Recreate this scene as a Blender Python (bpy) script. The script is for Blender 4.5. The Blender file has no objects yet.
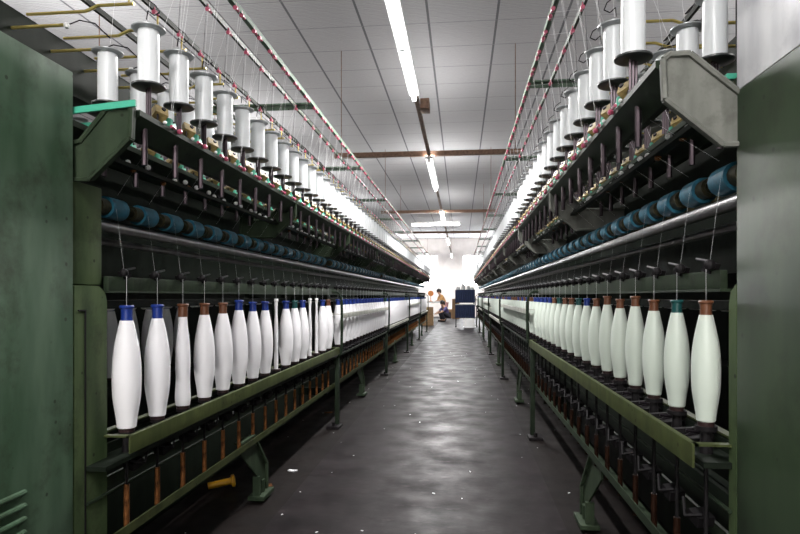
import bpy, bmesh, math, random
from mathutils import Vector, Matrix
random.seed(7)
S = bpy.context.scene
C = S.collection
PI = math.pi
# ---------------------------------------------------------------- camera
F = 590.0
EYE = 1.25
cd = bpy.data.cameras.new('camera'); cam = bpy.data.objects.new('camera', cd); C.objects.link(cam)
cd.sensor_width = 36.0; cd.lens = F / 800 * 36.0; cd.shift_y = 29 / 800.0
cd.clip_start = 0.02; cd.clip_end = 200
cam.location = (0, 0, EYE); cam.rotation_euler = (PI / 2, 0, math.radians(5.9))
S.camera = cam
# ---------------------------------------------------------------- world, exposure
w = bpy.data.worlds.new('world'); S.world = w; w.use_nodes = True
bg = w.node_tree.nodes['Background']; bg.inputs[0].default_value = (0.85, 0.93, 1.0, 1); bg.inputs[1].default_value = 3.0
S.view_settings.view_transform = 'Standard'; S.view_settings.look = 'None'
S.view_settings.gamma = 1.0; S.view_settings.use_curve_mapping = False
S.view_settings.exposure = 0.9
# room: x -8..8, y -4..36, z 0..4.75
RX0, RX1, RY0, RY1, RZ = -8.0, 8.0, -4.0, 36.0, 4.75
def area(name, loc, rot, sx, sy, power, col=(1, 1, 1)):
    l = bpy.data.lights.new(name, 'AREA'); l.shape = 'RECTANGLE'; l.size = sx; l.size_y = sy
    l.energy = power; l.color = col
    o = bpy.data.objects.new(name, l); C.objects.link(o); o.location = loc; o.rotation_euler = rot
    return o
# added fill light behind the camera, then daylight from the far windows
area('near_fill', (-0.3, RY0 + 0.12, 2.3), (PI / 2, 0, PI), 3.0, 1.9, 90, (1.0, 0.98, 0.96))
area('daylight_far', (-2.51, RY1 + 0.03, 2.95), (PI / 2, 0, 0), 2.1, 2.0, 110, (1.0, 0.98, 0.97))
area('daylight_far', (1.11, RY1 + 0.03, 2.95), (PI / 2, 0, 0), 1.9, 2.0, 100, (1.0, 0.98, 0.97))
TUBE_W = 62          # watts of every ceiling fixture
TUBE_E = 9.0

# ---------------------------------------------------------------- materials
def newmat(name):
    m = bpy.data.materials.new(name); m.use_nodes = True
    return m, m.node_tree, m.node_tree.nodes['Principled BSDF']
def plain(name, col, rough=0.5, metal=0.0, noise=0.0, nscale=20, coat=0.0, bump=0.0, emit=None, es=0):
    m, t, b = newmat(name)
    b.inputs['Base Color'].default_value = (*col, 1); b.inputs['Roughness'].default_value = rough
    b.inputs['Metallic'].default_value = metal
    if coat: b.inputs['Coat Weight'].default_value = coat; b.inputs['Coat Roughness'].default_value = 0.2
    if noise or bump:
        tc = t.nodes.new('ShaderNodeTexCoord'); n = t.nodes.new('ShaderNodeTexNoise')
        n.inputs['Scale'].default_value = nscale; n.inputs['Detail'].default_value = 6
        t.links.new(tc.outputs['Object'], n.inputs['Vector'])
    if noise:
        r = t.nodes.new('ShaderNodeValToRGB')
        r.color_ramp.elements[0].position = 0.3; r.color_ramp.elements[1].position = 0.7
        r.color_ramp.elements[0].color = (*[c * (1 - noise) for c in col], 1)
        r.color_ramp.elements[1].color = (*[min(1, c * (1 + noise)) for c in col], 1)
        t.links.new(n.outputs['Fac'], r.inputs['Fac']); t.links.new(r.outputs['Color'], b.inputs['Base Color'])
    if bump:
        bp = t.nodes.new('ShaderNodeBump'); bp.inputs['Strength'].default_value = bump
        t.links.new(n.outputs['Fac'], bp.inputs['Height']); t.links.new(bp.outputs['Normal'], b.inputs['Normal'])
    if emit:
        b.inputs['Emission Color'].default_value = (*emit, 1); b.inputs['Emission Strength'].default_value = es
    return m
def paint(name, c1, c2, dirt, rough=0.45, sc=3.0, amt=0.5, spec=.14):
    """worn machine paint: two tones, vertical grime streaks, small chips"""
    m, t, b = newmat(name)
    L = t.links.new; N = t.nodes.new
    tc = N('ShaderNodeTexCoord')
    mp = N('ShaderNodeMapping'); mp.inputs['Scale'].default_value = (3, 3, 0.7); L(tc.outputs['Object'], mp.inputs['Vector'])
    n1 = N('ShaderNodeTexNoise'); n1.inputs['Scale'].default_value = sc; n1.inputs['Detail'].default_value = 8; L(mp.outputs[0], n1.inputs['Vector'])
    r1 = N('ShaderNodeValToRGB'); r1.color_ramp.elements[0].position = .35; r1.color_ramp.elements[1].position = .68
    r1.color_ramp.elements[0].color = (*c1, 1); r1.color_ramp.elements[1].color = (*c2, 1); L(n1.outputs['Fac'], r1.inputs['Fac'])
    n2 = N('ShaderNodeTexNoise'); n2.inputs['Scale'].default_value = sc * 2.3; n2.inputs['Detail'].default_value = 10; n2.inputs['Roughness'].default_value = .7
    mp2 = N('ShaderNodeMapping'); mp2.inputs['Location'].default_value = (3.1, 1.7, 5.3); L(tc.outputs['Object'], mp2.inputs['Vector']); L(mp2.outputs[0], n2.inputs['Vector'])
    r2 = N('ShaderNodeValToRGB'); r2.color_ramp.elements[0].position = .5; r2.color_ramp.elements[1].position = .72
    r2.color_ramp.elements[0].color = (0, 0, 0, 1); r2.color_ramp.elements[1].color = (amt, amt, amt, 1); L(n2.outputs['Fac'], r2.inputs['Fac'])
    mx = N('ShaderNodeMix'); mx.data_type = 'RGBA'; L(r2.outputs['Color'], mx.inputs['Factor']); L(r1.outputs['Color'], mx.inputs['A']); mx.inputs['B'].default_value = (*dirt, 1)
    n3 = N('ShaderNodeTexVoronoi'); n3.inputs['Scale'].default_value = 14; L(mp2.outputs[0], n3.inputs['Vector'])
    r3 = N('ShaderNodeValToRGB'); r3.color_ramp.elements[0].position = .06; r3.color_ramp.elements[1].position = .1
    r3.color_ramp.elements[0].color = (.8, .8, .8, 1); r3.color_ramp.elements[1].color = (0, 0, 0, 1); L(n3.outputs['Distance'], r3.inputs['Fac'])
    mx2 = N('ShaderNodeMix'); mx2.data_type = 'RGBA'; L(r3.outputs['Color'], mx2.inputs['Factor']); L(mx.outputs['Result'], mx2.inputs['A']); mx2.inputs['B'].default_value = (*[d * .6 for d in dirt], 1)
    L(mx2.outputs['Result'], b.inputs['Base Color'])
    b.inputs['Roughness'].default_value = rough + .08; b.inputs['Specular IOR Level'].default_value = spec
    bp = N('ShaderNodeBump'); bp.inputs['Strength'].default_value = .08; L(n2.outputs['Fac'], bp.inputs['Height']); L(bp.outputs['Normal'], b.inputs['Normal'])
    return m
M = {}
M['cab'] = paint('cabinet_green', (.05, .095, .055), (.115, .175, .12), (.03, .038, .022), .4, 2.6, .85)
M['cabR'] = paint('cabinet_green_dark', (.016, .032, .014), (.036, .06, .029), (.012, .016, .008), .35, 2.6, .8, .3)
M['post'] = paint('post_green', (.04, .066, .028), (.085, .12, .055), (.018, .02, .012), .45, 4.0, .7)
M['olive'] = paint('olive_rail', (.042, .054, .02), (.072, .088, .032), (.025, .024, .01), .4, 5.0, .6)
M['green'] = paint('frame_green', (.016, .026, .015), (.028, .042, .024), (.008, .009, .006), .45, 5.0, .7)
M['dgreen'] = paint('dark_green', (.006, .010, .006), (.011, .017, .011), (.004, .004, .003), .5, 5.0, .6)
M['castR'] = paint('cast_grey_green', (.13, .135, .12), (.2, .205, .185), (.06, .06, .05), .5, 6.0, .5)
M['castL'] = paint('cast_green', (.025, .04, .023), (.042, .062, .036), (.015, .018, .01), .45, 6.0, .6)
M['pale'] = paint('pale_green_bar', (.09, .14, .1), (.13, .19, .14), (.05, .07, .05), .6, 8, .4)
M['teal'] = plain('teal_plastic', (.06, .42, .28), .5)
M['black'] = plain('black_oily', (.01, .009, .01), .4)
M['dark'] = plain('dark_iron', (.025, .022, .024), .4, .6, noise=.5, nscale=40)
M['footdark'] = plain('dark_tube_foot', (.03, .015, .015), .35)
M['steel'] = plain('steel', (.33, .32, .33), .3, 1.0, noise=.15, nscale=30)
M['dark2'] = plain('dull_steel', (.05, .04, .05), .3, .9)
M['purple'] = plain('purple_steel', (.045, .034, .04), .3, .8)
M['brass'] = plain('brass', (.62, .5, .16), .35, .8)
M['tan'] = plain('tan_block', (.42, .31, .12), .45, noise=.35, nscale=60)
M['copper'] = plain('rusty_copper', (.15, .06, .02), .4, .3, noise=.6, nscale=35)
M['blue_roll'] = plain('blue_rubber', (.012, .12, .19), .5, noise=.35, nscale=40)
M['hub'] = plain('hub_brown', (.05, .045, .025), .45, .3, noise=.5, nscale=50)
M['pink'] = plain('pink_ceramic', (.42, .07, .13), .35)
M['white'] = plain('white_ceramic', (.8, .8, .8), .3)
M['thread'] = plain('white_thread', (.85, .86, .88), .6)
M['tubeblue'] = plain('blue_plastic_tube', (.012, .035, .22), .35)
M['tubebrown'] = plain('brown_plastic_tube', (.13, .05, .024), .4)
M['tubegreen'] = plain('green_plastic_tube', (.01, .07, .07), .35)
M['flange'] = plain('grey_flange', (.36, .38, .39), .4, .3)
M['under'] = plain('dark_flange', (.05, .055, .055), .35)
M['yellow'] = plain('yellow_plastic', (.8, .42, .01), .4)
M['copper_shade'] = plain('shaded_sleeve', (.022, .009, .005), .45, .3, noise=.5, nscale=35)  # darker copy of copper, shade under the right machine put into it
M['brown_iron'] = plain('brown_iron', (.2, .115, .075), .55, noise=.35, nscale=30)
M['cardboard'] = plain('cardboard', (.3, .19, .1), .8, noise=.15)
M['bluecloth'] = plain('blue_cloth', (.008, .018, .06), .8, noise=.3)
M['whiteplastic'] = plain('white_plastic', (.85, .85, .85), .4)
M['greybox'] = plain('grey_paint', (.4, .42, .42), .5)
M['skin'] = plain('skin', (.5, .3, .2), .6); M['hair'] = plain('hair', (.012, .01, .01), .5)
M['shirt_y'] = plain('orange_shirt', (.6, .33, .12), .8); M['shirt_p'] = plain('purple_shirt', (.12, .1, .25), .8)
M['trouser'] = plain('dark_trousers', (.02, .02, .03), .8); M['pinkskirt'] = plain('pink_trousers', (.55, .3, .28), .8)
M['tubelight'] = plain('fluorescent_tube', (1, 1, 1), .5, emit=(1, .98, .97), es=TUBE_E)
M['paper'] = plain('orange_plastic', (.55, .2, .05), .6)
def yarn_mat(name, col, sheen):
    """wound filament yarn: fine horizontal winding lines, soft gloss"""
    m, t, b = newmat(name); N = t.nodes.new; L = t.links.new
    tc = N('ShaderNodeTexCoord'); wv = N('ShaderNodeTexWave'); wv.bands_direction = 'Z'; wv.inputs['Scale'].default_value = 90; wv.inputs['Distortion'].default_value = 1.5
    L(tc.outputs['Object'], wv.inputs['Vector'])
    bp = N('ShaderNodeBump'); bp.inputs['Strength'].default_value = .06; L(wv.outputs['Fac'], bp.inputs['Height']); L(bp.outputs['Normal'], b.inputs['Normal'])
    b.inputs['Base Color'].default_value = (*col, 1); b.inputs['Roughness'].default_value = sheen
    b.inputs['Sheen Weight'].default_value = .15
    return m
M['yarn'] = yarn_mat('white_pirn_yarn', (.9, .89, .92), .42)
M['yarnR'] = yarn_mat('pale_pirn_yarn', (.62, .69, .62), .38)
M['spoolyarn'] = yarn_mat('spool_yarn', (.76, .79, .81), .3)

for k_ in ('black', 'dark', 'dark2', 'copper', 'copper_shade', 'hub'):
    M[k_].node_tree.nodes['Principled BSDF'].inputs['Specular IOR Level'].default_value = .15
M['black'].node_tree.nodes['Principled BSDF'].inputs['Roughness'].default_value = .6
def ceiling_mat():
    m, t, b = newmat('ceiling_panels'); N = t.nodes.new; L = t.links.new
    tc = N('ShaderNodeTexCoord'); sx = N('ShaderNodeSeparateXYZ'); L(tc.outputs['Object'], sx.inputs[0])
    def line(out, period, phase, width):
        a = N('ShaderNodeMath'); a.operation = 'ADD'; a.inputs[1].default_value = phase; L(out, a.inputs[0])
        d = N('ShaderNodeMath'); d.operation = 'DIVIDE'; d.inputs[1].default_value = period; L(a.outputs[0], d.inputs[0])
        f = N('ShaderNodeMath'); f.operation = 'FRACT'; L(d.outputs[0], f.inputs[0])
        s = N('ShaderNodeMath'); s.operation = 'SUBTRACT'; s.inputs[1].default_value = .5; L(f.outputs[0], s.inputs[0])
        ab = N('ShaderNodeMath'); ab.operation = 'ABSOLUTE'; L(s.outputs[0], ab.inputs[0])
        g = N('ShaderNodeMath'); g.operation = 'LESS_THAN'; g.inputs[1].default_value = width / period / 2; L(ab.outputs[0], g.inputs[0])
        return g
    lx = line(sx.outputs['X'], .86, .41 + .43, .03); ly = line(sx.outputs['Y'], .73, .1, .014)
    w1 = N('ShaderNodeTexWave'); w1.inputs['Scale'].default_value = 9; w1.inputs['Distortion'].default_value = 5; w1.inputs['Detail'].default_value = 2; w1.bands_direction = 'Y'
    L(tc.outputs['Object'], w1.inputs['Vector'])
    r = N('ShaderNodeValToRGB'); r.color_ramp.elements[0].color = (.36, .36, .375, 1); r.color_ramp.elements[1].color = (.47, .47, .48, 1); L(w1.outputs['Fac'], r.inputs['Fac'])
    m1 = N('ShaderNodeMix'); m1.data_type = 'RGBA'; L(lx.outputs[0], m1.inputs['Factor']); L(r.outputs['Color'], m1.inputs['A']); m1.inputs['B'].default_value = (.14, .14, .15, 1)
    m2 = N('ShaderNodeMix'); m2.data_type = 'RGBA'; L(ly.outputs[0], m2.inputs['Factor']); L(m1.outputs['Result'], m2.inputs['A']); m2.inputs['B'].default_value = (.25, .25, .26, 1)
    L(m2.outputs['Result'], b.inputs['Base Color']); b.inputs['Roughness'].default_value = .8; b.inputs['Specular IOR Level'].default_value = .2
    bp = N('ShaderNodeBump'); bp.inputs['Strength'].default_value = .25; bp.inputs['Distance'].default_value = .02; L(w1.outputs['Fac'], bp.inputs['Height']); L(bp.outputs['Normal'], b.inputs['Normal'])
    return m
def floor_mat(name, c0, c1, spec0, rough0, rough1, scratch):
    m, t, b = newmat(name); N = t.nodes.new; L = t.links.new
    tc = N('ShaderNodeTexCoord')
    n = N('ShaderNodeTexNoise'); n.inputs['Scale'].default_value = 2.6; n.inputs['Detail'].default_value = 14; n.inputs['Roughness'].default_value = .75; L(tc.outputs['Object'], n.inputs['Vector'])
    r = N('ShaderNodeValToRGB'); r.color_ramp.elements[0].position = .32; r.color_ramp.elements[1].position = .72
    r.color_ramp.elements[0].color = (*c0, 1); r.color_ramp.elements[1].color = (*c1, 1); L(n.outputs['Fac'], r.inputs['Fac'])
    mp = N('ShaderNodeMapping'); mp.inputs['Scale'].default_value = (9, 14, 1); mp.inputs['Rotation'].default_value = (0, 0, .15); L(tc.outputs['Object'], mp.inputs['Vector'])
    n2 = N('ShaderNodeTexNoise'); n2.inputs['Scale'].default_value = 1.2; n2.inputs['Detail'].default_value = 8; L(mp.outputs[0], n2.inputs['Vector'])
    r2 = N('ShaderNodeValToRGB'); r2.color_ramp.elements[0].position = .6; r2.color_ramp.elements[1].position = .78
    r2.color_ramp.elements[0].color = (0, 0, 0, 1); r2.color_ramp.elements[1].color = (scratch, scratch, scratch, 1); L(n2.outputs['Fac'], r2.inputs['Fac'])
    mx = N('ShaderNodeMix'); mx.data_type = 'RGBA'; L(r2.outputs['Color'], mx.inputs['Factor']); L(r.outputs['Color'], mx.inputs['A']); mx.inputs['B'].default_value = (*[c * 2.2 for c in c1], 1)
    L(mx.outputs['Result'], b.inputs['Base Color'])
    n3 = N('ShaderNodeTexNoise'); n3.inputs['Scale'].default_value = 3.5; n3.inputs['Detail'].default_value = 10; L(tc.outputs['Object'], n3.inputs['Vector'])
    mr = N('ShaderNodeMapRange'); mr.inputs['From Min'].default_value = .3; mr.inputs['From Max'].default_value = .7; mr.inputs['To Min'].default_value = rough0; mr.inputs['To Max'].default_value = rough1
    L(n3.outputs['Fac'], mr.inputs['Value']); L(mr.outputs[0], b.inputs['Roughness'])
    b.inputs['Specular IOR Level'].default_value = spec0
    bp = N('ShaderNodeBump'); bp.inputs['Strength'].default_value = .14; bp.inputs['Distance'].default_value = .01; L(n2.outputs['Fac'], bp.inputs['Height']); L(bp.outputs['Normal'], b.inputs['Normal'])
    return m
M['ceiling'] = ceiling_mat()
M['path'] = floor_mat('worn_concrete_path', (.004, .003, .0035), (.028, .022, .024), .1, .36, .6, .6)
M['floor'] = floor_mat('oily_dark_floor', (.004, .003, .003), (.014, .010, .009), .12, .45, .75, .3)
M['wall'] = plain('plaster_wall', (.88, .84, .82), .8, noise=.06, nscale=3)
M['glow'] = plain('window_glass', (.9, .95, 1), .2, emit=(.95, .98, 1), es=5.0)

# ---------------------------------------------------------------- mesh helpers
def link(name, me, parent=None, loc=(0, 0, 0), rot=(0, 0, 0)):
    o = bpy.data.objects.new(name, me); C.objects.link(o); o.location = loc; o.rotation_euler = rot
    if parent: o.parent = parent
    return o
def finish(bm, name, mats, smooth=True, ang=35):
    me = bpy.data.meshes.new(name)
    bmesh.ops.recalc_face_normals(bm, faces=bm.faces)
    bm.to_mesh(me); bm.free()
    for m in (mats if isinstance(mats, (list, tuple)) else [mats]): me.materials.append(M[m] if isinstance(m, str) else m)
    if smooth:
        me.polygons.foreach_set('use_smooth', [True] * len(me.polygons)); me.set_sharp_from_angle(angle=math.radians(ang))
    return me
class B:
    """collects shapes of one part"""
    def __init__(s, sg=1): s.bm = bmesh.new(); s.sg = sg; s.mi = 0
    def _m(s, fs):
        for f in fs: f.material_index = s.mi
    def box(s, x0, x1, y0, y1, z0, z1, bev=0):
        g = s.sg; v = [s.bm.verts.new((g * x, y, z)) for x in (x0, x1) for y in (y0, y1) for z in (z0, z1)]
        fs = [s.bm.faces.new([v[i] for i in q]) for q in ((0, 1, 3, 2), (4, 6, 7, 5), (0, 4, 5, 1), (2, 3, 7, 6), (0, 2, 6, 4), (1, 5, 7, 3))]
        s._m(fs)
        if bev:
            es = list({e for f in fs for e in f.edges})
            r = bmesh.ops.bevel(s.bm, geom=es, offset=bev, segments=2, affect='EDGES', profile=.6); s._m(r['faces'])
        return s
    def cyl(s, p0, p1, r, seg=10, r1=None, cap=True):
        g = s.sg; p0 = Vector((g * p0[0], p0[1], p0[2])); p1 = Vector((g * p1[0], p1[1], p1[2])); r1 = r if r1 is None else r1
        d = (p1 - p0).normalized(); a = d.orthogonal().normalized(); b = d.cross(a)
        c0 = [s.bm.verts.new(p0 + (a * math.cos(t) + b * math.sin(t)) * r) for t in [2 * PI * i / seg for i in range(seg)]]
        c1 = [s.bm.verts.new(p1 + (a * math.cos(t) + b * math.sin(t)) * r1) for t in [2 * PI * i / seg for i in range(seg)]]
        fs = [s.bm.faces.new((c0[i], c0[(i + 1) % seg], c1[(i + 1) % seg], c1[i])) for i in range(seg)]
        if cap: fs += [s.bm.faces.new(c0[::-1]), s.bm.faces.new(c1)]
        s._m(fs); return s
    def tube(s, pts, r, seg=6):
        for a, b in zip(pts, pts[1:]): s.cyl(a, b, r, seg)
        return s
    def lathe(s, prof, seg=20, c=(0, 0, 0)):
        g = s.sg; rings = []
        for (r, z) in prof:
            rings.append([s.bm.verts.new((g * c[0] + max(r, 1e-4) * math.cos(2 * PI * i / seg), c[1] + max(r, 1e-4) * math.sin(2 * PI * i / seg), c[2] + z)) for i in range(seg)])
        fs = []
        for A, Bq in zip(rings, rings[1:]): fs += [s.bm.faces.new((A[i], A[(i + 1) % seg], Bq[(i + 1) % seg], Bq[i])) for i in range(seg)]
        fs += [s.bm.faces.new(rings[0][::-1]), s.bm.faces.new(rings[-1])]
        s._m(fs); return s
    def prism(s, poly, y0, y1, bev=0):
        g = s.sg; a = [s.bm.verts.new((g * x, y0, z)) for x, z in poly]; b = [s.bm.verts.new((g * x, y1, z)) for x, z in poly]; n = len(poly)
        fs = [s.bm.faces.new(a), s.bm.faces.new(b[::-1])] + [s.bm.faces.new((a[i], b[i], b[(i + 1) % n], a[(i + 1) % n])) for i in range(n)]
        s._m(fs)
        if bev:
            es = list({e for f in fs for e in f.edges}); r = bmesh.ops.bevel(s.bm, geom=es, offset=bev, segments=2, affect='EDGES'); s._m(r['faces'])
        return s
    def prismx(s, poly, x0, x1, bev=0):      # outline in y,z
        g = s.sg; a = [s.bm.verts.new((g * x0, y, z)) for y, z in poly]; b = [s.bm.verts.new((g * x1, y, z)) for y, z in poly]; n = len(poly)
        fs = [s.bm.faces.new(a), s.bm.faces.new(b[::-1])] + [s.bm.faces.new((a[i], b[i], b[(i + 1) % n], a[(i + 1) % n])) for i in range(n)]
        s._m(fs)
        if bev:
            es = list({e for f in fs for e in f.edges}); r = bmesh.ops.bevel(s.bm, geom=es, offset=bev, segments=2, affect='EDGES'); s._m(r['faces'])
        return s
    def sph(s, c, r, seg=8):
        mt = Matrix.Translation((s.sg * c[0], c[1], c[2])); n0 = len(s.bm.faces)
        bmesh.ops.create_uvsphere(s.bm, u_segments=seg, v_segments=max(4, seg // 2 + 1), radius=r, matrix=mt)
        s.bm.faces.ensure_lookup_table(); s._m(s.bm.faces[n0:]); return s
    def m(s, i): s.mi = i; return s
    def obox(s, c, size, rot):
        n0 = len(s.bm.verts)
        mt = Matrix.Translation((s.sg * c[0], c[1], c[2])) @ Matrix.Rotation(s.sg * rot[1], 4, 'Y') @ Matrix.Rotation(rot[0], 4, 'X') @ Matrix.Rotation(s.sg * rot[2], 4, 'Z') @ Matrix.Diagonal((*size, 1))
        r = bmesh.ops.create_cube(s.bm, size=1, matrix=mt); s._m({f for v in r['verts'] for f in v.link_faces}); return s
    def me(s, name, mats, **k): return finish(s.bm, name, mats, **k)
def tag(o, label, cat, group=None, kind=None):
    o['label'] = label; o['category'] = cat
    if group: o['group'] = group
    if kind: o['kind'] = kind
    return o
def empty(name, loc=(0, 0, 0), rot=0):
    o = bpy.data.objects.new(name, None); C.objects.link(o); o.location = loc; o.rotation_euler = (0, 0, rot); o.empty_display_size = .1
    return o
def struct(name, me, loc=(0, 0, 0)):
    o = link(name, me, None, loc); o['kind'] = 'structure'; return o

# ---------------------------------------------------------------- the room
struct('floor', B().box(RX0, RX1, RY0, RY1, -.1, 0).me('floor', 'floor'))
struct('floor.001', B().box(-1.05, .56, RY0, RY1, 0.0, .006).me('floor_path', 'path'))
struct('ceiling', B().box(RX0, RX1, RY0, RY1, RZ, RZ + .1).me('ceiling', 'ceiling'))
struct('wall_left', B().box(RX0 - .1, RX0, RY0, RY1, 0, RZ).me('wall_left', 'wall'))
struct('wall_right', B().box(RX1, RX1 + .1, RY0, RY1, 0, RZ).me('wall_right', 'wall'))
struct('wall_front', B().box(RX0, RX1, RY0 - .1, RY0, 0, RZ).me('wall_front', 'wall'))
wins = [(-3.6, -1.42), (.12, 2.1)]; WZ0, WZ1 = 1.9, 3.7
b = B(); xs = [RX0, -3.6, -1.42, .12, 2.1, RX1]
for i in range(5):
    if i in (1, 3): b.box(xs[i], xs[i + 1], RY1, RY1 + .15, 0, WZ0); b.box(xs[i], xs[i + 1], RY1, RY1 + .15, WZ1, RZ)
    else: b.box(xs[i], xs[i + 1], RY1, RY1 + .15, 0, RZ)
struct('wall_back', b.me('wall_back', 'wall'))
for i, (x0, x1) in enumerate(wins):
    wf = struct('window_%d' % (i + 1), B().box(x0, x1, RY1 + .1, RY1 + .12, WZ0, WZ1).me('window_pane', 'glow'))
    f = B()
    for x in (x0, (x0 + x1) / 2, x1): f.box(x - .03, x + .03, RY1 + .04, RY1 + .1, WZ0, WZ1)
    for z in (WZ0, (WZ0 + WZ1) / 2, WZ1): f.box(x0, x1, RY1 + .045, RY1 + .095, z - .03, z + .03)
    link('window_frame', f.me('window_frame', 'whiteplastic'), wf)

# ---------------------------------------------------------------- ceiling lights and their brown support frame
def light_fixture(x, y, z, length, ang, label):
    t = empty('fluorescent_light', (x, y, z), ang); tag(t, label, 'light', 'fluorescent lights over the aisle')
    link('housing', B().box(-.05, .05, -length / 2, length / 2, 0, .035, .004).me('housing', 'whiteplastic'), t)
    n = max(1, round(length / 1.2))
    for i in range(n):
        y0 = -length / 2 + i * length / n
        link('tube', B().cyl((0, y0 + .02, -.03), (0, y0 + length / n - .02, -.03), .022, 12).me('tube', 'tubelight'), t)
        for yy in (y0 + .012, y0 + length / n - .012): link('tube_holder', B().box(-.02, .02, yy - .01, yy + .01, -.055, 0).me('tube_holder', 'whiteplastic'), t)
    l = area('tube_light', (0, 0, -.07), (0, 0, 0), .09, length * .97, TUBE_W * length / 2.3, (1, .98, .96)); l.parent = t
    l = area('tube_light', (0, 0, .045), (PI, 0, 0), .09, length * .97, TUBE_W * .55 * length / 2.3, (1, .98, .96)); l.parent = t
LZ = 3.15; LX = -.44
light_fixture(LX, 4.42, LZ, 2.35, 0, 'long bright fluorescent tube light nearest the camera, running up out of the picture')
light_fixture(LX, 9.3, LZ, 2.3, 0, 'second fluorescent tube light along the aisle, between two brown crossbeams')
light_fixture(LX, 14.3, LZ, 2.2, 0, 'third lengthwise fluorescent tube light, just in front of the crosswise one')
light_fixture(-.62, 14.5, LZ - .12, 1.2, PI / 2, 'short fluorescent tube light mounted crosswise over the far aisle')
light_fixture(LX, -.8, LZ, 2.35, 0, 'fluorescent tube light behind the camera over the aisle')
light_fixture(LX, 20.5, LZ, 2.3, 0, 'fluorescent tube light over the far end of the two machines')
for nb, x in (('left', -4.4), ('right', 3.9)):  # unseen lamps added on both sides to brighten ceiling and machine tops
    for q, y in enumerate((1.0, 6.0, 11.0, 16.0, 21.0)):
        light_fixture(x, y, LZ, 2.3, 0, '%s added unseen tube light over the neighbouring aisle beyond the %s machine' % (['nearest', 'second', 'third', 'fourth', 'fifth'][q], nb))
        for dy in (-.8, .8):
            o = link('light_hanger', B().cyl((x, y + dy, LZ + .035), (x, y + dy, RZ), .006, 6).me('light_hanger', 'brown_iron')); tag(o, 'thin iron %s rod hanging the %s added light beyond the %s machine' % ('near' if dy < 0 else 'far', ['nearest', 'second', 'third', 'fourth', 'fifth'][q], nb), 'rod', 'hanger rods beyond the %s machine' % nb)
light_fixture(LX, 27.5, LZ, 2.3, 0, 'farthest fluorescent tube light over the open floor by the window wall')
for x, lb in ((-4.2, 'leftmost'), (-1.9, 'left-hand'), (1.6, 'right-hand'), (4.2, 'rightmost')):  # lamps and rods added to brighten the far wall
    light_fixture(x, 33.6, LZ + .5, 2.3, 0, '%s added tube light brightening the far wall, in the row before it' % lb)
    o = link('light_hanger', B().cyl((x, 33.6, LZ + .535), (x, 33.6, RZ), .006, 6).me('light_hanger', 'brown_iron')); tag(o, 'thin iron rod hanging the %s added light before the far wall' % lb, 'rod', 'hanger rods by the far wall')
fr = empty('light_support_frame', (0, 0, 0)); tag(fr, 'brown iron frame of long bar and crossbeams carrying the ceiling lights', 'frame')
link('long_bar', B().box(LX - .02, LX + .02, -3.9, 29, LZ + .036, LZ + .08).me('long_bar', 'brown_iron'), fr)
for (y, x0, x1) in ((8.3, -1.8, .85), (14.0, -1.9, .8), (18.6, -2.0, .8), (1.4, -1.85, .8)):
    link('crossbeam', B().box(x0, x1, y - .035, y + .035, LZ + .07, LZ + .135).me('crossbeam', 'brown_iron'), fr)
    for x in (x0 + .1, x1 - .1): link('hanger_rod', B().cyl((x, y, LZ + .12), (x, y, RZ), .006, 6).me('hanger_rod', 'brown_iron'), fr)
link('junction_box', B().box(LX + .03, LX + .12, 5.95, 6.15, LZ + .0, LZ + .1, .005).me('junction_box', 'brown_iron'), fr)
for y in (-2, 24, 28): link('hanger_rod', B().cyl((LX, y, LZ + .07), (LX, y, RZ), .006, 6).me('hanger_rod', 'brown_iron'), fr)

# ---------------------------------------------------------------- machine sections
MID = -.275
P = .22                       # spindle pitch
NS = 17
L = P * NS
zpB = {-1: .755, 1: .894}
zRaise = {-1: 1.077, 1: 1.13}
cache = {}
def cm(key, fn):
    if key not in cache: cache[key] = fn()
    return cache[key]
# offset along the machine of the first spindle / spool in a section
OFF = {-1: .20, 1: .10}
SP1 = {-1: .082, 1: .254}     # first front spool
SP2 = {-1: .25, 1: .30}  # first second-row spool
Y0 = {-1: 1.85, 1: 1.60}
NSEC = {-1: 5, 1: 6}

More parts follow.
